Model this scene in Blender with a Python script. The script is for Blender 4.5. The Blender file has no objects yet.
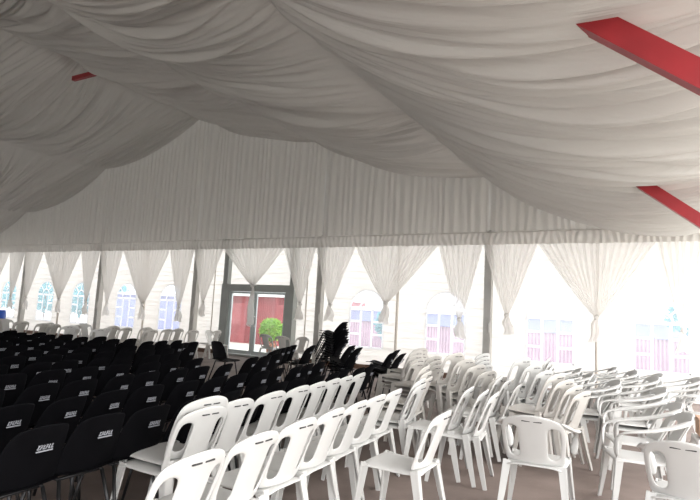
import bpy, bmesh, math, random
from mathutils import Vector, Matrix, noise
random.seed(7)
sc = bpy.context.scene
C = sc.collection
PI = math.pi

# ---------------------------------------------------------------- measures
B = 5.0            # bay width along the gable wall
H = 3.66           # height of the header
RISE = 1.456       # rise of the roof lining per bay
def roof(x): return H + RISE * (3 - abs(x) / B)

# ---------------------------------------------------------------- camera
CAM = Vector((14.0958, -13.9991, 1.4307)); YAW, PITCH, ROLL, FPX = .527755, .115878, .054115, 566.21
f = Vector((-math.sin(YAW)*math.cos(PITCH), math.cos(YAW)*math.cos(PITCH), math.sin(PITCH)))
r = Vector((math.cos(YAW), math.sin(YAW), 0)); u = r.cross(f)
r2 = r*math.cos(ROLL) + u*math.sin(ROLL); u2 = u*math.cos(ROLL) - r*math.sin(ROLL)
cd = bpy.data.cameras.new('camera'); cam = bpy.data.objects.new('camera', cd); C.objects.link(cam)
m = Matrix((r2, u2, -f)).transposed().to_4x4(); m.translation = CAM; cam.matrix_world = m
cd.sensor_width = 36; cd.lens = FPX/700*36; cd.clip_start = .05; cd.clip_end = 300
sc.camera = cam
def px(p):
    d = Vector(p) - CAM; z = d.dot(f)
    return 350 + FPX*d.dot(r2)/z, 250 - FPX*d.dot(u2)/z
def seen(p, mg=70):
    d = Vector(p) - CAM; z = d.dot(f)
    if z < .3: return False
    x = 350 + FPX*d.dot(r2)/z; y = 250 - FPX*d.dot(u2)/z
    return -mg < x < 700+mg and -mg < y < 500+mg

# ---------------------------------------------------------------- materials
def mat(name, col, rough=.6, metal=0, bump=0, bscale=20, vary=0, vscale=3, spec=.5, wood=False):
    M = bpy.data.materials.new(name); M.use_nodes = True; n = M.node_tree.nodes; l = M.node_tree.links
    p = n['Principled BSDF']; p.inputs['Base Color'].default_value = (*col, 1)
    p.inputs['Roughness'].default_value = rough; p.inputs['Metallic'].default_value = metal
    p.inputs['Specular IOR Level'].default_value = spec
    tc = n.new('ShaderNodeTexCoord')
    if vary:
        t = n.new('ShaderNodeTexNoise'); t.inputs['Scale'].default_value = vscale; t.inputs['Detail'].default_value = 5
        l.new(tc.outputs['Object'], t.inputs['Vector'])
        rp = n.new('ShaderNodeValToRGB')
        rp.color_ramp.elements[0].position = .3; rp.color_ramp.elements[1].position = .7
        rp.color_ramp.elements[0].color = (*[c*(1-vary) for c in col], 1)
        rp.color_ramp.elements[1].color = (*[min(1, c*(1+vary)) for c in col], 1)
        l.new(t.outputs['Fac'], rp.inputs['Fac']); l.new(rp.outputs['Color'], p.inputs['Base Color'])
    if bump:
        t = n.new('ShaderNodeTexNoise'); t.inputs['Scale'].default_value = bscale; t.inputs['Detail'].default_value = 6
        l.new(tc.outputs['Object'], t.inputs['Vector'])
        b = n.new('ShaderNodeBump'); b.inputs['Strength'].default_value = bump; b.inputs['Distance'].default_value = .02
        l.new(t.outputs['Fac'], b.inputs['Height']); l.new(b.outputs['Normal'], p.inputs['Normal'])
    return M
def cloth(name, col, trans, clear=0, tcol=None, bump=0, bscale=(1, 1, 1), bdist=.02, weave=0):
    """thin sheet: diffuse + translucent (+ a share of plain see-through)"""
    M = bpy.data.materials.new(name); M.use_nodes = True; n = M.node_tree.nodes; l = M.node_tree.links
    n.remove(n['Principled BSDF']); out = n['Material Output']
    d = n.new('ShaderNodeBsdfDiffuse'); t = n.new('ShaderNodeBsdfTranslucent'); mx = n.new('ShaderNodeMixShader')
    d.inputs['Color'].default_value = (*col, 1); t.inputs['Color'].default_value = (*(tcol or col), 1)
    mx.inputs['Fac'].default_value = trans
    l.new(d.outputs[0], mx.inputs[1]); l.new(t.outputs[0], mx.inputs[2]); last = mx
    if clear:
        tr = n.new('ShaderNodeBsdfTransparent'); m2 = n.new('ShaderNodeMixShader'); m2.inputs['Fac'].default_value = clear
        l.new(mx.outputs[0], m2.inputs[1]); l.new(tr.outputs[0], m2.inputs[2]); last = m2
    l.new(last.outputs[0], out.inputs['Surface'])
    if bump:
        tc = n.new('ShaderNodeTexCoord'); mp = n.new('ShaderNodeMapping'); mp.inputs['Scale'].default_value = bscale
        ns = n.new('ShaderNodeTexNoise'); ns.inputs['Scale'].default_value = 1; ns.inputs['Detail'].default_value = 4
        l.new(tc.outputs['Object'], mp.inputs['Vector']); l.new(mp.outputs[0], ns.inputs['Vector'])
        b = n.new('ShaderNodeBump'); b.inputs['Strength'].default_value = bump; b.inputs['Distance'].default_value = bdist
        l.new(ns.outputs['Fac'], b.inputs['Height'])
        l.new(b.outputs[0], d.inputs['Normal']); l.new(b.outputs[0], t.inputs['Normal'])
    return M
def glass(name, col, clear, milky):
    """clear sheet with a gloss; milky = share of scattering vinyl"""
    M = bpy.data.materials.new(name); M.use_nodes = True; n = M.node_tree.nodes; l = M.node_tree.links
    n.remove(n['Principled BSDF']); out = n['Material Output']
    tr = n.new('ShaderNodeBsdfTransparent'); tr.inputs['Color'].default_value = (*col, 1)
    tl = n.new('ShaderNodeBsdfTranslucent'); tl.inputs['Color'].default_value = (.75, .75, .8, 1)
    a = n.new('ShaderNodeMixShader'); a.inputs['Fac'].default_value = milky
    l.new(tr.outputs[0], a.inputs[1]); l.new(tl.outputs[0], a.inputs[2])
    g = n.new('ShaderNodeBsdfGlossy'); g.inputs['Roughness'].default_value = .03
    fr = n.new('ShaderNodeFresnel'); fr.inputs['IOR'].default_value = 1.4
    b = n.new('ShaderNodeMixShader'); l.new(fr.outputs[0], b.inputs['Fac'])
    l.new(a.outputs[0], b.inputs[1]); l.new(g.outputs[0], b.inputs[2]); l.new(b.outputs[0], out.inputs['Surface'])
    return M

M_LINING = cloth('lining_cloth', (.66, .645, .62), .12, bump=.7, bscale=(2, 45, 2), bdist=.014)
M_GABLE = cloth('gable_cloth', (.72, .70, .67), .25, bump=.6, bscale=(45, 3, 2), bdist=.015)
M_SHEER = cloth('sheer_curtain_cloth', (.90, .885, .865), .58, clear=.15, bump=.35, bscale=(50, 50, 2), bdist=.01)
M_PVC = cloth('white_tarpaulin', (.84, .82, .79), .36, tcol=(.86, .83, .79), bump=1, bscale=(.9, 1, 7), bdist=.09)
M_PVCDARK = cloth('blockout_tarpaulin', (.7, .69, .67), .06)
M_PVCGABLE = cloth('gable_tarpaulin', (.75, .74, .72), .14)
M_VINYL = glass('clear_vinyl', (.90, .92, .97), 1, .2)
M_DOORGLASS = glass('door_glass', (.95, .97, .97), 1, .03)
M_MUNTIN = cloth('printed_white_muntin', (.88, .88, .88), .5)
M_FLOOR = mat('brown_floor', (.23, .18, .16), .75, bump=.2, bscale=60, vary=.25, vscale=1.5)
M_GROUND = mat('pale_ground', (.55, .52, .47), .9, vary=.12, vscale=.6)
M_ALU = mat('grey_post', (.5, .49, .465), .45, .3, vary=.1)
M_DOOR = mat('door_frame_grey', (.36, .38, .36), .4, .3, vary=.08)
M_STILE = mat('door_stile_grey', (.55, .6, .6), .4, .2, vary=.05)
M_POLE = mat('brownish_pole', (.62, .57, .51), .5, .2, vary=.1)
M_WOOD = mat('brown_plinth', (.16, .09, .06), .6, vary=.25, vscale=8)
M_RED = mat('red_steel', (.33, .018, .025), .45, vary=.12, vscale=4)
M_WHITE = mat('white_plastic', (.58, .58, .57), .35, vary=.03, vscale=6)
M_OFFWHITE = mat('worn_white_plastic', (.56, .54, .51), .4, vary=.05, vscale=6)
M_SLOT = mat('dark_slot', (.03, .03, .03), .7, vary=.1)
M_BLACK = mat('black_plastic', (.003, .003, .004), .7, vary=.2, vscale=8, spec=.06)
M_TUBE = mat('black_tube', (.03, .03, .032), .35, .6, vary=.1)
M_PRINT = mat('white_print', (.26, .27, .30), .7, vary=.1)
M_BLUE = mat('blue_plastic', (.01, .09, .5), .35, vary=.1)
M_HANDLE = mat('white_handle', (.8, .8, .8), .3, vary=.03)
M_SHED = mat('red_sheet_metal', (.34, .07, .075), .55, vary=.15, vscale=2)
M_SHEDB = mat('blue_sheet_metal', (.26, .30, .50), .55, vary=.15, vscale=2)
M_SHEDP = mat('washed_out_red_metal', (.46, .33, .40), .6, vary=.15, vscale=2)  # red paled in the colour itself to imitate overexposure behind the windows
M_ROOFW = mat('white_roof_sheet', (.8, .8, .8), .5, vary=.05)
M_LEAF = cloth('leaf_green', (.28, .48, .08), .4)
M_LEAF2 = cloth('leaf_teal', (.16, .40, .42), .45)
M_BARK = mat('bark', (.12, .08, .06), .9, vary=.2)
M_POT = mat('terracotta', (.35, .15, .09), .8, vary=.1)
M_CARD = mat('tan_cardboard', (.50, .32, .22), .85, vary=.12, vscale=5)

# ---------------------------------------------------------------- helpers
class MB:
    def __init__(s): s.v = []; s.f = []
    def face(s, pts):
        b = len(s.v); s.v += [tuple(p) for p in pts]; s.f.append(tuple(range(b, b+len(pts))))
    def box(s, a, b):
        (x0, y0, z0), (x1, y1, z1) = a, b; k = len(s.v)
        s.v += [(x, y, z) for z in (z0, z1) for y in (y0, y1) for x in (x0, x1)]
        s.f += [tuple(k+i for i in q) for q in ((0, 2, 3, 1), (4, 5, 7, 6), (0, 1, 5, 4), (2, 6, 7, 3), (0, 4, 6, 2), (1, 3, 7, 5))]
    def sweep(s, pts, w, h=None, n=4, up=(0, 0, 1), taper=None, cap=True):
        """tube (n>4) or rectangular bar (n=4) along a path"""
        h = h or w; P = [Vector(p) for p in pts]; k = len(s.v); up = Vector(up)
        for i, p in enumerate(P):
            t = (P[min(i+1, len(P)-1)] - P[max(i-1, 0)]).normalized()
            a = t.cross(up)
            if a.length < 1e-3: a = t.cross(Vector((1, 0, 0)))
            a.normalize(); b = a.cross(t).normalized(); sc_ = taper[i] if taper else 1
            for j in range(n):
                th = 2*PI*(j+.5)/n
                ca, sa = math.cos(th), math.sin(th)
                if n == 4: ca, sa = math.copysign(1, ca), math.copysign(1, sa)
                s.v.append(tuple(p + a*ca*w*.5*sc_ + b*sa*h*.5*sc_))
        for i in range(len(P)-1):
            for j in range(n):
                s.f.append((k+i*n+j, k+i*n+(j+1) % n, k+(i+1)*n+(j+1) % n, k+(i+1)*n+j))
        if cap:
            s.f.append(tuple(k+j for j in reversed(range(n)))); s.f.append(tuple(k+(len(P)-1)*n+j for j in range(n)))
    def grid(s, fn, nu, nv, skip=None):
        k = len(s.v)
        for j in range(nv+1):
            for i in range(nu+1): s.v.append(tuple(fn(i/nu, j/nv)))
        for j in range(nv):
            for i in range(nu):
                if skip and skip(i, j): continue
                a = k+j*(nu+1)+i; s.f.append((a, a+1, a+nu+2, a+nu+1))
    def lathe(s, prof, n=20, c=(0, 0), wob=0):
        k = len(s.v)
        for (rr, z) in prof:
            for j in range(n):
                th = 2*PI*j/n; q = rr*(1+wob*math.sin(th*5+z*7))
                s.v.append((c[0]+q*math.cos(th), c[1]+q*math.sin(th), z))
        for i in range(len(prof)-1):
            for j in range(n): s.f.append((k+i*n+j, k+i*n+(j+1) % n, k+(i+1)*n+(j+1) % n, k+(i+1)*n+j))
        s.f.append(tuple(k+j for j in reversed(range(n)))); s.f.append(tuple(k+(len(prof)-1)*n+j for j in range(n)))
    def mesh(s, name, m, smooth=True):
        me = bpy.data.meshes.new(name); me.from_pydata(s.v, [], s.f); me.materials.append(m)
        if smooth: me.polygons.foreach_set('use_smooth', [True]*len(me.polygons))
        me.update(); return me
    def build(s, name, m, parent=None, smooth=False):
        return link(name, s.mesh(name, m, smooth), parent)
def link(name, me, parent=None):
    o = bpy.data.objects.new(name, me); C.objects.link(o)
    if parent: o.parent = parent
    return o
def tag(o, label=None, cat=None, group=None, kind=None):
    if label: o['label'] = label
    if cat: o['category'] = cat
    if group: o['group'] = group
    if kind: o['kind'] = kind
    return o
def empty(name, loc=(0, 0, 0), rz=0):
    o = bpy.data.objects.new(name, None); C.objects.link(o); o.location = loc; o.rotation_euler = (0, 0, rz)
    o.empty_display_size = .1; return o
def baked(me, thick=0, sub=2, bevel=0, offset=0):
    """solidify + subdivide a cage mesh and return the finished mesh"""
    o = bpy.data.objects.new('tmp', me); C.objects.link(o)
    if thick:
        q = o.modifiers.new('s', 'SOLIDIFY'); q.thickness = thick; q.offset = offset
    if bevel:
        q = o.modifiers.new('b', 'BEVEL'); q.width = bevel; q.segments = 2
    if sub:
        q = o.modifiers.new('u', 'SUBSURF'); q.levels = sub; q.render_levels = sub
    dg = bpy.context.evaluated_depsgraph_get(); dg.update()
    out = bpy.data.meshes.new_from_object(o.evaluated_get(dg))
    bpy.data.objects.remove(o)
    out.polygons.foreach_set('use_smooth', [True]*len(out.polygons)); return out
def nz(*a): return noise.noise(Vector(a))
ORD = ['first', 'second', 'third', 'fourth', 'fifth', 'sixth', 'seventh', 'eighth', 'ninth', 'tenth', 'eleventh', 'twelfth',
       'thirteenth', 'fourteenth', 'fifteenth', 'sixteenth', 'seventeenth', 'eighteenth', 'nineteenth', 'twentieth']

# ---------------------------------------------------------------- setting
def struct(mb, name, m, parent=None, smooth=False):
    o = mb.build(name, m, parent, smooth)
    if not parent: o['kind'] = 'structure'
    return o
q = MB(); q.box((-15.2, -24, -.1), (15.2, .25, 0)); struct(q, 'floor', M_FLOOR)
q = MB(); q.box((-70, -60, -.3), (70, 70, -.101)); struct(q, 'ground_outside', M_GROUND)

# side walls: left one closed, the right one open between its posts
q = MB(); q.grid(lambda a, b: (-15.2+.03*math.sin(a*120), -24+24.1*a, 4.0*b), 120, 4); struct(q, 'wall_left', M_PVC, smooth=True)
# roof membrane over the lining
q = MB()
for s in (-1, 1):
    q.face([(0, -24.2, roof(0)+.5), (0, .2, roof(0)+.5), (s*15.3, .2, H+.42), (s*15.3, -24.2, H+.42)])
struct(q, 'ceiling', M_PVCDARK)
q = MB(); q.face([(-15.2, -24.1, 0), (2, -24.1, 0), (2, -24.1, H+.45), (-15.2, -24.1, H+.45)])
q.face([(-15.2, -24.1, H+.45), (15.2, -24.1, H+.45), (0, -24.1, roof(0)+.5)]); struct(q, 'wall_front', M_PVCDARK)
q = MB()                                  # unseen front wall left open on the right for fill light, rolled sheet added
q.sweep([(2, -24.1, H+.3), (15.2, -24.1, H+.3)], .3, n=10); struct(q, 'trim_1', M_PVC)

# back wall of white tarpaulin with arched window openings
DOOR = (1.24, 4.12, 2.25)
WINS = []
for b in range(-3, 3):
    for off in ((1.4, 3.72) if b != 0 else ()):
        WINS.append(b*B+off)
SH = {6.4: 6.52, 8.72: 8.85, 11.4: 11.46, 13.72: 13.78}
WINS = [SH.get(round(w, 2), w) for w in WINS]
WW, WB, WS = 1.08, .58, 1.64
def arch(cx, w, zb, zs, n=16):
    p = [(cx-w/2, zb), (cx+w/2, zb)]
    for i in range(n+1):
        a = PI*i/n; p.append((cx+w/2*math.cos(a), zs+w/2*math.sin(a)))
    return p
def filled(name, loops, y, m, ext=.002):
    """flat sheet in the xz plane with holes"""
    cu = bpy.data.curves.new(name, 'CURVE'); cu.dimensions = '2D'; cu.fill_mode = 'BOTH'; cu.extrude = ext
    for L in loops:
        sp = cu.splines.new('POLY'); sp.points.add(len(L)-1); sp.use_cyclic_u = True
        for i, (x, z) in enumerate(L): sp.points[i].co = (x, z, 0, 1)
    o = bpy.data.objects.new(name, cu); C.objects.link(o)
    dg = bpy.context.evaluated_depsgraph_get(); dg.update()
    me = bpy.data.meshes.new_from_object(o.evaluated_get(dg)); bpy.data.objects.remove(o)
    for v in me.vertices: x, z, t = v.co; v.co = (x, y+t, z)
    me.materials.clear(); me.materials.append(m); me.update()
    return me
outer = [(-15.2, .03), (DOOR[0], .03), (DOOR[0], DOOR[2]), (DOOR[1], DOOR[2]), (DOOR[1], .03), (15.2, .03), (15.2, H), (-15.2, H)]
wb = link('wall_back', filled('wall_back', [outer]+[arch(w, WW, WB, WS) for w in WINS], .13, M_PVC, .0)); wb['kind'] = 'structure'
gb = MB(); gb.face([(-15.2, .14, H), (15.2, .14, H), (15.2, .14, H+.42), (0, .14, roof(0)+.48), (-15.2, .14, H+.42)])
struct(gb, 'wall_gable', M_PVCGABLE)
for i, w in enumerate(WINS):
    e = empty('window_%d' % (i+1), (w, .13, 0)); e['kind'] = 'structure'
    link('pane', filled('pane', [arch(0, WW+.02, WB-.01, WS)], 0.004, M_VINYL, 0), e)
    q = MB()
    yo = [-.006]
    def strip(pts, wd):
        yo[0] -= .0012
        for (ax, az), (bx, bz) in zip(pts[:-1], pts[1:]):
            L = math.hypot(bx-ax, bz-az) or 1; nx, n2 = -(bz-az)/L*wd/2, (bx-ax)/L*wd/2
            q.face([(ax+nx, yo[0], az+n2), (bx+nx, yo[0], bz+n2), (bx-nx, yo[0], bz-n2), (ax-nx, yo[0], az-n2)])
    for x in (-.18, .18): strip([(x, WB), (x, WS)], .06)
    strip([(-WW/2, WS), (WW/2, WS)], .07)
    for z in (.95, 1.30): strip([(-WW/2, z), (-.21, z)], .06); strip([(.21, z), (WW/2, z)], .06)
    A = [(WW/2*math.cos(PI*k/14), WS+WW/2*math.sin(PI*k/14)) for k in range(15)]
    strip([(WW/2, WB)]+A+[(-WW/2, WB), (WW/2, WB)], .06)
    strip([(x*.42, WS+(z-WS)*.42) for x, z in A], .05)
    for an in (PI*.25, PI*.5, PI*.75):
        c, s_ = math.cos(an), math.sin(an); strip([(c*.25, WS+s_*.25), (c*.5, WS+s_*.5)], .05)
    q.build('muntins', M_MUNTIN, e)

# plinth, posts, poles of the gable wall
for nm, x0, x1 in (('baseboard_left', -15, DOOR[0]-.02), ('baseboard_right', DOOR[1]+.02, 9.95)):
    q = MB(); q.box((x0, -.06, 0), (x1, .1, .12)); struct(q, nm, M_WOOD)
PL = {-2: 'grey upright tent post at far left of the window wall', -1: 'grey upright tent post between arched windows, left half of wall',
      0: 'grey upright tent post standing just left of the glass door', 1: 'grey upright tent post right of the glass door behind black stack',
      2: 'grey upright tent post right of centre between bright arched windows', 3: 'grey corner post at the right end of the window wall', -3: 'grey corner post at the left end of the window wall'}
for k in range(-3, 4):
    q = MB(); q.box((k*B-.09, -.09, 0), (k*B+.09, .09, H+.1)); p = MB(); p.box((k*B-.14, -.14, 0), (k*B+.14, .11, .02))
    e = empty('tent_post', (0, 0, 0)); q.build('post', M_ALU, e); p.build('base_plate', M_ALU, e)
    q = MB(); q.sweep([(k*B+.06, -.11, 1.2), (k*B+.06, -.11, 1.45)], .05, n=8); q.build('bracket', M_ALU, e)
    tag(e, PL[k], 'post', 'posts of the window wall')
ML = {-3: 'far left wide curtain', -2: 'wide curtain in the second bay from left', -1: 'wide curtain left of the door', 1: 'wide curtain right of the door', 2: 'rightmost wide curtain'}
for k in ML:
    q = MB(); q.sweep([(k*B+2.5, .02, .12), (k*B+2.5, .02, H)], .07, n=10)
    tag(q.build('wall_pole', M_POLE), 'thin brownish pole in the wall behind the '+ML[k], 'pole', 'thin poles of the window wall')
for x, t in ((.78, 'left'), (4.5, 'right')):
    q = MB(); q.sweep([(x, .04, .12), (x, .04, H)], .04, n=8)
    tag(q.build('wall_pole', M_POLE), 'thin pole in the white panel just %s of the glass door' % t, 'pole', 'thin poles of the window wall')

# the glass double door
d = empty('door_1', (0, 0, 0)); d['kind'] = 'structure'
x0, x1, zt = DOOR
q = MB(); q.box((x0, -.1, 0), (x0+.3, .16, zt)); q.box((x1-.3, -.1, 0), (x1, .16, zt)); q.box((x0+.3, -.1, zt-.22), (x1-.3, .16, zt))
q.box((x0+.02, -.08, zt), (x0+.2, .1, H)); q.box((x1-.18, -.08, zt), (x1-.02, .1, H)); q.box((x0+.3, -.06, 0), (x1-.3, .12, .05))
q.build('door_frame', M_DOOR, d)
xa, xb = x0+.3, x1-.3; xm = (xa+xb)/2-.1
for (a, b, hx) in ((xa, xm-.005, xm-.07), (xm+.005, xb, xm+.07)):
    q = MB(); z0, z1 = .06, zt-.23
    q.box((a, -.02, z0), (a+.09, .04, z1)); q.box((b-.09, -.02, z0), (b, .04, z1)); q.box((a+.09, -.02, z0), (b-.09, .04, z0+.12)); q.box((a+.09, -.02, z1-.06), (b-.09, .04, z1))
    lf = q.build('door_leaf', M_STILE, d)
    q = MB(); q.box((a+.085, .004, z0+.1), (b-.085, .014, z1-.05)); q.build('door_pane', M_DOORGLASS, lf)
    q = MB(); s = 1 if hx > xm else -1
    q.sweep([(hx, -.02, 1.25), (hx+.03*s, -.09, 1.25), (hx+.1*s, -.1, 1.22), (hx+.1*s, -.1, .98), (hx+.03*s, -.09, .95), (hx, -.02, .95)], .035, n=8)
    q.build('door_handle', M_HANDLE, lf)

# ---------------------------------------------------------------- red steel frames
WHERE = {-5: 'nearest the window wall', -10: 'in the middle of the tent', -15: 'above the camera', -20: 'at the front end'}
for y in (-5, -10, -15, -20):
    e = empty('roof_truss', (0, y, 0)); ko = -.06 if y == -10 else 0
    tag(e, 'red steel roof truss half hidden by white lining, '+WHERE[y], 'roof truss', 'red steel trusses of the tent')
    for s in (-1, 1):
        q = MB(); q.sweep([(0, 0, roof(0)+.33), (s*15, 0, H+.33)], .14, .24, 4); q.build('rafter', M_RED, e)
        q = MB(); q.box((s*15-.1, -.08, 0), (s*15+.1, .08, H+.25)); q.build('side_post', M_RED, e)
        q = MB(); q.sweep([(s*12.9, 0, 4.17+ko), (s*14.97, 0, 2.5+ko)], .12, .16, 4); q.build('knee_brace', M_RED, e)
    q = MB(); q.sweep([(-.25, 0, 7.50), (2.0, 0, 7.50)], .1, .12, 4); q.build('collar_tie', M_RED, e)

# ---------------------------------------------------------------- roof lining: swagged strips between ridge and eaves
SAG = {-3: .42, -2: .42, -1: .38, 0: .34, 1: .40, 2: .60}
BAYN = {-3: 'at the far left eave', -2: 'in the second strip from the left', -1: 'just left of the ridge', 0: 'just right of the ridge', 1: 'in the second strip right of the ridge', 2: 'at the right eave'}
CELN = {0: 'against the window wall', 1: 'second from the window wall', 2: 'third from the window wall', 3: 'nearest the front'}
for b in range(-3, 3):
    for j in range(4):
        xa, xb = b*B, (b+1)*B; za, zb = roof(xa), roof(xb); ya, yb = -5.0*j-(.29 if j == 0 else 0), -5.0*(j+1)
        sg = SAG[b]; sd = b*3.7+11
        def fn(a, s, b=b, xa=xa, xb=xb, za=za, zb=zb, ya=ya, yb=yb, sg=sg, sd=sd, j=j):
            t = a; e = abs(2*t-1)**2.2
            edge = min(s, 1-s)
            s2 = s - .11*e*math.sin(2*PI*s)
            y = ya + (yb-ya)*s2
            S = s + j                         # strand number
            par = 4*t*(1-t)
            amp = min(1, edge*14)
            par2 = par**.6
            fold = (.17*nz(S*6.1, sd, .3*t) + .11*nz(S*15, sd+5, .9*t+2) + .095*(1-2.4*abs(nz(S*31, sd+9, 1.6*t+4))) + .045*nz(S*66, sd+2, 2*t))
            env = min(1, par2*1.15)
            rim = (1-t)*nz(xa*.37, y*3.1, 5)+t*nz(xb*.37, y*3.1, 5)
            z = za + (zb-za)*t - par*(sg + {2: .12, 0: .1}.get(b, .22)*min(1, -y/3.0)) + fold*env*(.35+.65*amp)
            z += .05*rim*(1-par)
            z -= .13*math.sin(PI*s)*(1-par)        # the seams sink a little between the frames
            x = xa + (xb-xa)*t
            y += .10*nz(S*3.1, sd+20, t*2.5)*par*amp
            return (x, y, z)
        big = j < 2
        q = MB(); q.grid(fn, 36, 290 if big else 150)
        o = q.build('ceiling_drape', M_LINING, smooth=True)
        tag(o, 'white ceiling swag %s, %s' % (BAYN[b], CELN[j]), 'ceiling drape', 'swags of the white ceiling lining')
        if xb < 15:
            k = MB(); k.lathe([(.01, roof(xb)-.09), (.05, roof(xb)-.07), (.06, roof(xb)-.02), (.045, roof(xb)+.03), (.02, roof(xb)+.06)], 14, (xb, yb+.02), .18)
            k.build('tie_knot', M_LINING, o, True)

# ---------------------------------------------------------------- gathered gable cloth, pelmets
for b in range(-3, 3):
    xa, xb = b*B, (b+1)*B
    sd = b*5.3
    def folds(X, v, n, sd=sd):
        return math.sin(2*PI*(X*n + .5*nz(X*3, sd, v*.6)))
    def fn(a, v, xa=xa, xb=xb, sd=sd):
        x = xa+(xb-xa)*a
        top = roof(x)+.12; z = H+.0+(top-H)*v
        w = a*24
        y = -.2 + .032*math.sin(2*PI*(w+.9*nz(a*9, sd, v*.5)))*(.75+.5*nz(a*20, sd, v)) + .02*nz(a*60, sd+3, v*3)
        y += .11*math.exp(-((a*5)**2)*70) + .11*math.exp(-(((1-a)*5)**2)*70)
        x += .02*nz(a*14, sd+8, v*2.5)
        return (x, y, z)
    q = MB(); q.grid(fn, 240, 14)
    o = q.build('gable_drape', M_GABLE, smooth=True)
    GN = {-3: 'far left end of', -2: 'second panel from the left of', -1: 'panel just left of the peak of', 0: 'panel just right of the peak of', 1: 'second panel right of the peak of', 2: 'low right end of'}
    tag(o, 'white pleated cloth, %s the triangular gable wall' % GN[b], 'drape', 'pleated cloth of the gable')
    def fp(a, v, xa=xa, xb=xb, sd=sd):
        x = xa-.01+(xb-xa+.02)*a; z = H-.29+.33*v
        puff = math.sin(PI*v)
        y = -.235 - .004*(int(xa/5) % 2) - .035*puff + .022*math.sin(2*PI*(a*34+.8*nz(a*12, sd+1, v*.7)))*(.6+.4*puff) + .012*nz(a*90, sd, v*2)
        z += .012*nz(a*12, sd+4, 0) if v in (0, 1) else 0
        return (x, y, z)
    q = MB(); q.grid(fp, 300, 8)
    pe = q.build('pelmet', M_GABLE, smooth=True)
    c = MB(); c.sweep([(xa+.01+(xb-xa-.02)*i/30, -.268+.006*math.sin(i*2.1), H+.02+.008*nz(i*.7, sd, 1)) for i in range(31)], .028, n=6); c.build('piping', M_GABLE, pe, True)
    PN = {-3: 'far left bay', -2: 'second bay from the left', -1: 'bay left of the door bay', 0: 'bay of the glass door', 1: 'bay right of the door bay', 2: 'rightmost bay'}
    tag(pe, 'gathered white pelmet band over the curtains in the '+PN[b], 'pelmet', 'pelmets over the curtains')

# ---------------------------------------------------------------- tied curtains
def curtain(xa, xb, tx, tz, label, tail=.42, seed=0):
    xa += max(0, (4-xa)*.015); xb += max(0, (4-xb)*.015); tx += (14.1-tx)*.0145
    W = xb-xa; nf = max(8, round(W*6.5)); zt = H-.27; top = (xa+xb)/2
    e = empty('tied_curtain', (tx, -.2, 0)); tag(e, label, 'curtain', 'knotted curtains along the window wall')
    def fn(a, v):
        w = W*((1-v)**.90) + .07*v
        c = top + (tx-top)*v**.95
        s = a*2-1
        ph = a*nf + .35*nz(a*8, seed, v*.8)
        x = c + s*w/2*1.01 + .012*nz(a*11, seed+3, v*4)*(1-v)
        amp = .040*(1-.35*v)
        y = amp*math.sin(2*PI*ph)*(1-v*.5) - .03*v + .012*nz(a*40, seed+5, v*3)
        edge = 1-min(1, (1-abs(s))*14)
        z = zt - (zt-tz)*v + .06*v*(1-v)*(1-s*s)*-2
        return (x-tx, y+.008*edge, z)
    q = MB(); q.grid(fn, nf*9, 30); q.build('curtain_panel', M_SHEER, e, True)
    k = MB(); k.lathe([(.02, tz+.05), (.045, tz+.03), (.062, tz), (.05, tz-.04), (.03, tz-.06)], 14, (0, -.03), .16); k.build('tie_knot', M_SHEER, e, True)
    rr = [.034, .06, .085, .10, .115, .105, .12]; lean = .07*nz(seed*1.7, 3, 1)*2
    q = MB()
    N, R = 22, len(rr)*2
    def ft(a, v):
        i = v*(len(rr)-1); i0 = min(int(i), len(rr)-2); R0 = rr[i0]+(rr[i0+1]-rr[i0])*(i-i0)
        th = 2*PI*a; R0 *= 1+.28*math.sin(th*4+seed+v*2.5)+.12*math.sin(th*7+v*5)
        z = tz-.03-tail*v + .03*v*math.sin(th*2+seed)
        return (R0*math.cos(th)+lean*v+.02*math.sin(v*7+seed), -.03+.6*R0*math.sin(th), z)
    q.grid(ft, 32, 14); q.build('curtain_tail', M_SHEER, e, True)
    return e
TIES = {-3: (-14.3, 1.5, -12.6, 1.5, -10.9, 1.45), -2: (-9.75, 1.45, -7.49, 1.50, -5.75, 1.42), -1: (-4.5, 1.42, -2.55, 1.44, -.72, 1.40),
        0: (.38, 1.62, 2.46, 2.2, 4.32, 1.70), 1: (5.38, 1.72, 7.17, 1.83, 9.27, 1.50), 2: (10.47, 1.66, 12.5, 1.70, 14.2, 1.50)}
BN = {-3: 'far left bay', -2: 'second bay from left', -1: 'bay left of the door', 0: 'glass door bay', 1: 'bay right of the door', 2: 'rightmost bay'}
sdn = 0
for b in range(-3, 3):
    t = TIES[b]; X = b*B
    curtain(X-.10, X+1.22, t[0], t[1], 'narrow white curtain tied in a knot, left one in the '+BN[b], seed=sdn+1)
    curtain(X+1.23, X+3.71, t[2], t[3], 'wide white V-shaped curtain tied in a knot, middle of the '+BN[b], tail=1.15 if b == 0 else .5, seed=sdn+2)
    curtain(X+3.72, X+4.89, t[4], t[5], 'narrow white curtain tied in a knot, right one in the '+BN[b], seed=sdn+3)
    sdn += 4

# ---------------------------------------------------------------- chairs (they face -x at rotation 0)
def sheet(name, m, fn, us, vs, thick, sub=2, skip=None):
    q = MB(); k = 0
    for v in vs:
        for uu in us: q.v.append(tuple(fn(uu, v)))
    n = len(us)
    for j in range(len(vs)-1):
        for i in range(n-1):
            if skip and skip(i, j): continue
            a = j*n+i; q.f.append((a, a+1, a+n+1, a+n))
    return baked(q.mesh(name, m), thick, sub)

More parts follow.
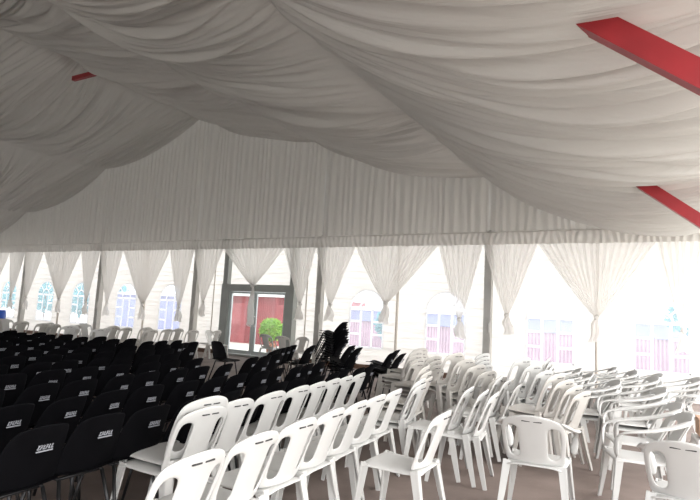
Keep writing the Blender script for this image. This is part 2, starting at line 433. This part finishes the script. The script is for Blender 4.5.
def white_meshes(m, arms):
    P = []
    us = [-1, -.84, -.46, -.2, .2, .46, .84, 1]; vs = [0, .12, .34, .58, .76, .88, 1.0]
    wid = {0: .205, .12: .212, .34: .222, .58: .228, .76: .222, .88: .20, 1.0: .135}
    def back(s, t):
        w = wid[t]; x = .19 + (.19 if arms else .125)*t + .02*t*t - .055*s*s*(1-.3*t)
        return (x, s*w, .42 + (.38 if arms else .40)*t - (.025*s*s if t == 1 else 0))
    P.append(('backrest', sheet('backrest', m, back, us, vs, .016, 2, lambda i, j: i in (1, 5) and 1 <= j <= 3)))
    us = [-1, -.7, 0, .7, 1]; vs = [0, .08, .4, .8, 1]
    def seat(s, t):
        x = -.235+.46*t; z = .43 - .02*t - .03*(1 if t == 0 else 0) + .012*abs(s)**2 - .01*math.sin(PI*t)
        return (x, s*(.235-.03*t), z - (.03 if abs(s) == 1 else 0))
    P.append(('seat', sheet('seat', m, seat, us, vs, .018, 2)))
    for s in ((-1, 1) if arms else ()):
        q = MB(); q.sweep([(.345, s*.195, .755), (.25, s*.235, .715), (.10, s*.265, .675), (-.06, s*.275, .65), (-.18, s*.27, .638), (-.235, s*.255, .59), (-.225, s*.24, .42)], .075, .028, 4, up=(.45, 0, 1))
        P.append(('armrest', baked(q.mesh('armrest', m), 0, 1)))
    for (x0, x1, sy) in ((-.215, -.265, 1), (-.215, -.265, -1), (.19, .275, 1), (.19, .275, -1)):
        q = MB(); y0, y1 = .215*sy, .26*sy; k = -1 if x0 < 0 else 1
        # an angle section leg: two flanges, tapering down
        q.sweep([(x0-k*.02, y0, .425), ((x0+x1)/2-k*.016, (y0+y1)/2, .2), (x1-k*.012, y1, 0)], .052, .010, 4, up=(0, 1, 0), taper=[1.15, .9, .6])
        q.sweep([(x0, y0-sy*.02, .425), ((x0+x1)/2, (y0+y1)/2-sy*.016, .2), (x1, y1-sy*.012, 0)], .010, .052, 4, up=(0, 1, 0), taper=[1.15, .9, .6])
        P.append(('leg', q.mesh('leg', m, False)))
    q = MB()
    X = .372 if arms else .318
    for a, b in ((-.07, -.012), (.012, .07)):
        q.sweep([(X, a, .75 if arms else .765), (X, b, .75 if arms else .765)], .012, .007, 4)
    P.append(('slot', q.mesh('slot', M_SLOT, False)))
    return P

def black_meshes():
    P = []; m = M_BLACK
    us = [-1, -.8, 0, .8, 1]; vs = [0, .15, .5, .85, 1.0]
    def back(s, t):
        w = (.205, .212, .200, .175, .145)[vs.index(t)]
        x = .17 + .09*t + .06*t*t - .045*s*s
        return (x, s*w, .44 + .355*t - (.03*abs(s)**3 if t == 1 else 0))
    P.append(('backrest', sheet('backrest', m, back, us, vs, .012, 2)))
    def seat(s, t):
        x = -.22+.41*t; z = .445 - .025*math.sin(PI*t) - (.035 if t == 0 else 0) + .02*abs(s)**2
        return (x, s*(.215-.01*t), z)
    P.append(('seat', sheet('seat', m, seat, us, vs, .012, 2)))
    for s in (-1, 1):
        q = MB(); q.sweep([(-.12, s*.15, .415), (-.19, s*.2, 0)], .022, n=8); P.append(('leg', q.mesh('leg', M_TUBE)))
        q = MB(); q.sweep([(.12, s*.15, .415), (.235, s*.2, 0)], .022, n=8); P.append(('leg', q.mesh('leg', M_TUBE)))
    q = MB()
    q.sweep([(-.12, -.15, .415), (.12, -.15, .415)], .02, n=6); q.sweep([(-.12, .15, .415), (.12, .15, .415)], .02, n=6)
    q.sweep([(-.1, -.15, .412), (-.1, .15, .412)], .02, n=6); q.sweep([(.1, -.15, .412), (.1, .15, .412)], .02, n=6)
    P.append(('seat_frame', q.mesh('seat_frame', M_TUBE)))
    q = MB(); xx = .228; sl = .25                       # blurred white print: slanted strokes over a bar
    def bar(y0, z0, y1, z1, w): q.sweep([(xx+.0+.18*(z0-.655), y0, z0), (xx+.18*(z1-.655), y1, z1)], w, .004, 4, up=(1, 0, .0))
    for i in range(6):
        y = -.072+i*.026; bar(y, .652, y+.009, .69, .009)
        if i in (0, 1, 3): bar(y, .686, y+.017, .686, .008)
        if i in (0, 2, 4, 5): bar(y, .656, y+.017, .656, .008)
        if i in (1, 3): bar(y+.004, .67, y+.016, .67, .007)
    bar(-.078, .636, .082, .636, .011)
    K = .62
    q.v = [(.2262+.057+.06*((.668+(z-.662)*K)-.668)/.355+.17*((.668+(z-.662)*K)-.655)+(x-.228-.18*(z-.655))*1.0, y*K, .668+(z-.662)*K) for x, y, z in q.v]
    P.append(('printed_mark', q.mesh('printed_mark', M_PRINT, False)))
    return P
WH = white_meshes(M_WHITE, 0); WO = white_meshes(M_OFFWHITE, 0); WA = white_meshes(M_WHITE, 1); BK = black_meshes()
SRC = {}
def instance(kind, parts, loc, rz, tilt=0):
    base = {'arm': 'plastic_armchair', 'black': 'stacking_chair'}.get(kind, 'plastic_chair')
    if kind not in SRC:
        e = empty(base); SRC[kind] = (e, [link(n, me, e) for n, me in parts]); root = e
    else:
        src, ch = SRC[kind]
        root = src.copy(); C.objects.link(root)
        for c in ch:
            cc = c.copy(); C.objects.link(cc); cc.parent = root
    root.location = loc; root.rotation_euler = (0, tilt, rz)
    for k in ('label', 'category', 'group'):
        if k in root: del root[k]
    return root
def chair(kind, x, y, label, group, z=0, rz=None, tilt=0, force=False):
    if not force and not seen((x, y, z+.75)): return None
    if rz is None: rz = .15
    o = instance(kind, {'white': WH, 'old': WO, 'arm': WA, 'black': BK}[kind], (x, y, z), rz, tilt)
    return tag(o, label, 'chair', group)

# black block: lines running away from the camera towards the window wall
RN = ['first', 'second', 'third', 'fourth', 'fifth', 'sixth', 'seventh', 'eighth', 'ninth', 'tenth', 'eleventh', 'twelfth', 'thirteenth', 'fourteenth']
REAR = [-6.9, -7.0, -7.8, -8.1, -8.3, -6.3, -6.1, -5.9, -6.3, -6.7, -7.0, -7.0, -7.4]
for k in range(13):
    n = 0
    for i in range(26):
        y = -12.6+.425*i + (.2 if k % 2 else 0)
        if y > REAR[k]: break
        x = 11.1-.665*k-.155*(y+11.4)-.23
        if seen((x+.3, y, .8)):
            ix, iy = px((x+.3, y, .8))
            if 181 < ix < 196 and iy < 350: continue
            if 196 <= ix < 252 and iy < 361.5: continue      # the aisle before the glass door stays free
        x += random.uniform(-.03, .03); yy = y+random.uniform(-.03, .03)
        o = chair('black', x, yy, '', 'black chairs in lines on the left', rz=.15+random.uniform(-.07, .07))
        if o:
            o['label'] = 'black plastic chair, %s from the near end, %s line left of the white chairs' % (ORD[n], RN[k]); n += 1
# loose black chairs behind the block, in front of the door
G = 'black chairs standing before the glass door'
def pos(lst, lab, grp, kind='black', **kw):
    for i, (x, y, *rest) in enumerate(lst):
        chair(kind, x, y, lab % ORD[i], grp, rz=rest[0] if rest else .15, **kw)
pos([(8.62, -7.65), (8.50, -7.2), (8.4, -6.8)], 'black plastic chair, %s in the short line between white row and door', G)
pos([(7.95, -6.3), (7.72, -5.9), (7.5, -5.45), (7.3, -5.0), (7.0, -4.4)], 'black plastic chair, %s in the receding line below the potted shrub', G)
chair('black', 7.5, -4.5, 'black plastic chair standing alone left of the tall black stack', G, rz=.1)
chair('black', 7.2, -4.0, 'black plastic chair behind the lone one left of the tall stack', G, rz=.2)
chair('black', 6.3, -5.3, 'black plastic chair turned to the right, in front of the glass door', G, rz=PI+.05)
chair('black', 6.0, -6.45, 'black plastic chair just left of the turned one in front of the door', G, rz=.2)
chair('black', 5.8, -6.0, 'black plastic chair behind the one left of the turned chair', G, rz=.1)
chair('black', 6.8, -7.05, 'black plastic chair nearest the camera left of the turned chair', G, rz=.15)
chair('black', 6.35, -7.2, 'black plastic chair second nearest the camera left of the turned chair', G, rz=.15)
def stack(kind, x, y, n, dx, dz, what, group, rz=.15, dy=0, jit=.01, z0=0, tilt=0, force=False):
    for i in range(n):
        c, s = math.cos(rz), math.sin(rz)
        lab = '%s, %s' % (what, 'bottom chair' if i == 0 else ('topmost chair' if i == n-1 else ORD[i]+' chair from the bottom'))
        chair(kind, x+dx*i+random.uniform(-jit, jit), y+dy*i+random.uniform(-jit, jit), lab, group, z=z0+dz*i, rz=rz+random.uniform(-.02, .02), tilt=tilt*min(1, i/3), force=force)
stack('black', 7.2, -2.9, 12, -.006, .055, 'tall black chair stack by the wall', 'chairs of the tall black stack', tilt=.24, jit=.018)
stack('black', 8.35, -4.5, 3, .0, .07, 'low black stack before the tall stack', 'chairs of the low black stack', tilt=.2, jit=.03)
stack('black', 8.75, -4.95, 3, .0, .07, 'lowest black stack at the white row end', 'chairs of the lowest black stack', tilt=.2, jit=.03)
stack('black', 9.3, -4.6, 4, -.012, .055, 'black stack right of the tall one', 'chairs of the black stack right of the tall one', tilt=.2, jit=.03)
stack('black', 9.65, -5.0, 3, -.012, .055, 'short black stack nearest the white stacks', 'chairs of the short black stack', tilt=.2, jit=.03)

# far white chairs behind the black block
G = 'white plastic chairs along the window wall'
far = [(-3.6+.42*k, -4.85+.25*math.sin(k*2.3)) for k in range(14)] + [(-.2+.45*k, -3.7+.2*math.sin(k*1.9)) for k in range(6)] + [(.9, -2.9), (1.7, -2.9), (2.1, -2.3), (1.4, -2.2)]
for i, (x, y) in enumerate(sorted(far)):
    chair('old' if i % 3 else 'white', x, y, 'white plastic chair behind the black chairs, %s in order from the left end' % (ORD+['twenty-first', 'twenty-second', 'twenty-third', 'twenty-fourth'])[i], G, rz=.1+random.uniform(-.25, .2)+(PI if i in (3, 9, 15) else 0))
chair('old', 2.2, -1.5, 'white plastic chair before the white panel left of the door', G, rz=.1)
chair('old', 2.75, -1.75, 'white plastic chair facing another, just left of the glass door', G, rz=PI+.2)
chair('white', 4.25, -1.2, 'white plastic chair in front of the door, under the shrub', G, rz=-PI/2)
chair('old', 4.95, -1.45, 'white plastic chair at the right door jamb', G, rz=-PI/2+.2)
chair('old', 5.5, -1.75, 'beige-lit white plastic chair right of the door, nearest the tall stack', G, rz=PI/2)

# white row A, B, C in the foreground
G = 'white armchairs of the foreground rows'
rowa = [(-11.18, .0), (-10.83, .02), (-10.33, .05), (-9.87, .08), (-9.5, .1), (-9.15, .12), (-8.8, .13), (-8.4, .15)]
for i, (y, rz) in enumerate(rowa):
    chair('white', 11.42-.155*(y+11)-.28, y, 'white plastic chair, %s from the near end, row next to the black chairs' % ORD[i], G, rz=rz, z=.055 if i == 0 else 0)
chair('white', 11.2, -11.22, 'white plastic chair nested under the nearest one beside the black chairs', G, rz=.0)
rowb = [(-12.1, .05), (-11.6, .05), (-11.12, .05), (-10.67, .08), (-10.23, .1), (-9.8, .05), (-9.35, .1)]
n = 0
for i, (y, rz) in enumerate(rowb):
    o = chair('white', 12.12-.13*(y+11)-.28, y, '', G, rz=rz)
    if o: o['label'] = 'white plastic chair, %s from the near end, middle foreground row' % ORD[n]; n += 1
stack('white', 11.62, -8.75, 2, -.01, .05, 'white pair at the far end of the middle row', 'chairs of the stack ending the middle row')
stack('old', 11.4, -8.05, 3, -.01, .06, 'worn white stack behind the middle row end', 'chairs of the worn stack')
chair('white', 12.38, -10.15, 'white plastic chair alone in the third foreground row, near the bottom', G, rz=.05)
stack('white', 12.35, -8.75, 3, -.12, .012, 'white chairs pushed together left of the arch-backed chair', 'chairs pushed together', jit=.02)
stack('white', 12.3, -7.75, 3, -.10, .03, 'white stack beneath the grey tent post', 'chairs below the grey post')

# leaning white stacks in the middle distance
stack('old', 10.5, -6.1, 4, -.012, .055, 'leftmost white stack behind the foreground rows', 'chairs of the leftmost white stack', rz=-.12)
stack('old', 11.1, -6.9, 4, -.012, .055, 'second white stack behind the foreground rows', 'chairs of the second white stack', rz=-.12)
stack('old', 12.0, -7.1, 5, -.14, .06, 'white leaning stack left of the grey post', 'chairs of the leaning stack left of the post', rz=-.25)
stack('white', 12.75, -7.0, 5, -.13, .06, 'white leaning stack right of the grey post', 'chairs of the leaning stack right of the post', rz=-.25)
stack('old', 13.0, -7.7, 4, -.09, .05, 'white leaning stack behind the arch-backed chair', 'chairs of the stack behind the arch-backed chair', rz=-.25)
stack('old', 10.2, -5.2, 4, -.01, .055, 'far white stack beside the black stacks', 'chairs of the far white stack', rz=-.25)
stack('white', 11.3, -5.3, 4, -.02, .055, 'far white stack seen under the right windows', 'chairs of the far stack under the windows', rz=-.25)
stack('white', 12.2, -5.2, 4, -.02, .055, 'farther white stack left of the thin right pole', 'chairs of the farther stack by the thin pole')

# right hand jumble
chair('arm', 13.15, -9.35, 'white armchair seen square from behind with arched back, bottom centre right', G, rz=-PI/2+.08)
G = 'white armchairs on the right'
# back positions of the low armchairs, with the number nested in each
SR = [(13.44, -6.5, 2, .40, 'nearest behind the arch-backed chair'), (13.08, -5.75, 2, .3, 'left of the thin right pole foot'), (13.92, -6.93, 2, .35, 'just left of the tan box'),
      (13.82, -5.24, 2, .4, 'behind the stack left of the tan box'), (14.05, -7.75, 1, .3, 'in front of the tan box'), (14.12, -8.5, 1, .3, 'nearest the bottom right corner chair'), (12.83, -5.0, 2, .3, 'farther left, before the thin right pole'),
      (13.51, -4.4, 2, .45, 'right of the thin pole foot'), (14.3, -4.7, 2, .35, 'under the rightmost window'), (13.2, -3.9, 2, .3, 'far back behind the thin pole foot'), (13.8, -3.6, 1, .4, 'farthest back on the right'), (14.6, -5.6, 2, .3, 'at the right picture edge')]
for x, y, n, rz, wh in SR:
    if n == 1: chair('arm', x-.33*math.cos(rz), y-.33*math.sin(rz), 'low white armchair '+wh, 'single low armchairs on the right', rz=rz)
    else: stack('arm', x-.33*math.cos(rz), y-.33*math.sin(rz), n, -.02, .06, 'low white armchairs '+wh, 'nested armchairs '+wh, rz=rz)
chair('arm', 14.15, -9.6, 'white armchair seen from behind in the bottom right corner', G, rz=-PI/2-.1)
chair('white', 14.45, -7.2, 'white plastic chair carrying the tan box at the right edge', G, rz=.1)

# tan cardboard box on that chair
e = empty('cardboard_box', (14.42, -7.2, .45), .1); tag(e, 'tan cardboard box standing on a white chair at the right edge', 'box')
q = MB(); q.box((-.17, -.15, 0), (.17, .15, .165)); q.build('box_body', M_CARD, e)
q = MB(); q.box((-.175, -.155, .165), (.175, -.003, .171)); q.build('flap', M_CARD, e)
q = MB(); q.box((-.175, .003, .165), (.175, .155, .171)); q.build('flap', M_CARD, e)

# blue drum at the left edge
e = empty('plastic_drum', (-6.28, -3, 0)); tag(e, 'blue plastic drum standing by the left curtains at the picture edge', 'drum')
q = MB(); q.lathe([(.24, 0), (.28, .03), (.28, .3), (.295, .32), (.295, .36), (.28, .38), (.28, .62), (.295, .64), (.295, .68), (.28, .7), (.28, .9), (.25, .95)], 28); q.build('drum_body', M_BLUE, e, True)
q = MB(); q.lathe([(.26, .93), (.265, .94), (.265, .975), (.24, .99)], 28); q.build('lid', M_BLUE, e, True)

# ---------------------------------------------------------------- outside
def shed(name, x0, x1, y, h, m, label, band=None):
    e = empty(name, ((x0+x1)/2, y, -.1)); tag(e, label, 'building')
    L = (x1-x0)/2; h += .1
    n = int((x1-x0)/.12)
    q = MB(); q.grid(lambda a, v: (-L+2*L*a, .03*(1 if int(a*n*4) % 4 < 2 else -1), h*v), n*2, 1)
    q.face([(-L, 4, 0), (-L, 0, 0), (-L, 0, h), (-L, 4, h)]); q.face([(L, 0, 0), (L, 4, 0), (L, 4, h), (L, 0, h)]); q.build('corrugated_wall', m, e)
    q = MB(); q.box((-L-.2, -.2, h), (L+.2, 4.2, h+.12)); q.build('roof', M_ROOFW, e)
    if band:
        q = MB(); q.box((-L, -.08, h-band), (L, -.04, h)); q.build('blue_band', M_SHEDB, e)
    return e
e = shed('metal_shed', -5.6, .6, 7, 2.1, M_SHED, 'dark red corrugated metal shed seen through the glass door')
for x in (-1.6, 1.2):
    q = MB(); q.box((x-.5, -.07, 0), (x+.5, -.045, 1.85)); q.build('shed_door', M_SHED, e)
shed('metal_shed', 1.3, 4.6, 8, 1.75, M_SHEDP, 'pinkish shed with blue band seen through windows right of the door', .5)
shed('metal_shed', 5.0, 17, 7, 1.72, M_SHEDP, 'long pink shed with blue band seen through the right windows', .5)
shed('metal_shed', -13.5, -6.3, 7, 1.95, M_SHEDB, 'blue shed seen through the windows left of the door')
def bush(name, loc, rx, rz_, n, m, label, cat, size, trunk=0, pot=False, group=None):
    e = empty(name, loc); tag(e, label, cat, group); q = MB()
    for i in range(n):
        d_ = Vector((random.gauss(0, 1), random.gauss(0, 1), random.gauss(0, 1))).normalized()*random.uniform(.45, 1)**.5
        c = Vector((d_.x*rx, d_.y*rx, trunk+rz_+d_.z*rz_))
        a = Vector((random.gauss(0, 1), random.gauss(0, 1), random.gauss(0, .6))).normalized(); b_ = a.cross(Vector((random.gauss(0, 1), random.gauss(0, 1), random.gauss(0, 1)))).normalized()
        s = size*random.uniform(.6, 1.2)
        q.face([c-a*s, c+b_*s*.4, c+a*s, c-b_*s*.4])
    q.build('foliage', m, e)
    q = MB(); q.sweep([(0, 0, 0 if not pot else .1), (.02, 0, trunk*.6), (0, .02, trunk+rz_)], .05+trunk*.05, n=8); q.build('stem', M_BARK, e, True)
    if pot:
        q = MB(); q.lathe([(.14, 0), (.2, .3), (.22, .31), (.22, .36), (.19, .36), (.17, .3)], 20); q.build('pot', M_POT, e, True)
    return e
bush('potted_shrub', (.85, 3.2, -.1), .46, .44, 900, M_LEAF, 'bright green shrub in a pot outside the glass door', 'potted plant', .09, trunk=.42, pot=True)
for i, (x, y, R0) in enumerate([(-17, 9, 1.6), (-20.5, 10, 1.9), (-24.5, 10, 2.0), (-29, 11, 2.2), (-34, 12, 2.4)]):
    bush('tree', (x, y, -.1), R0, R0*.8, 1500, M_LEAF2, 'bluish green tree outside, %s beyond the left windows' % ORD[i], 'tree', .22, trunk=.6, group='trees outside the left windows')
bush('tree', (4.3, 6.2, -.1), .6, .7, 700, M_LEAF2, 'small bluish green tree outside the window right of the door', 'tree', .12, trunk=.6)
bush('tree', (14.4, 5.0, -.1), .7, .45, 500, M_LEAF2, 'small bluish green tree outside the rightmost window', 'tree', .12, trunk=1.5)

# ---------------------------------------------------------------- light: bright overcast sky, open right side
w = bpy.data.worlds.new('overcast_sky'); sc.world = w; w.use_nodes = True
n = w.node_tree.nodes; l = w.node_tree.links; bg = n['Background']
tc = n.new('ShaderNodeTexCoord'); sp = n.new('ShaderNodeSeparateXYZ'); l.new(tc.outputs['Generated'], sp.inputs[0])
rp = n.new('ShaderNodeValToRGB'); mr = n.new('ShaderNodeMapRange')
mr.inputs['From Min'].default_value = -1; mr.inputs['From Max'].default_value = 1
l.new(sp.outputs['X'], mr.inputs['Value']); l.new(mr.outputs[0], rp.inputs['Fac'])
rp.color_ramp.elements[0].color = (.42, .47, .52, 1); rp.color_ramp.elements[1].color = (1.0, .98, .95, 1)
rp.color_ramp.elements[0].position = .1; rp.color_ramp.elements[1].position = .95
l.new(rp.outputs[0], bg.inputs['Color']); bg.inputs['Strength'].default_value = 3.2

sc.view_settings.view_transform = 'Standard'; sc.view_settings.look = 'None'
sc.view_settings.gamma = 1; sc.view_settings.use_curve_mapping = False
sc.view_settings.exposure = .9
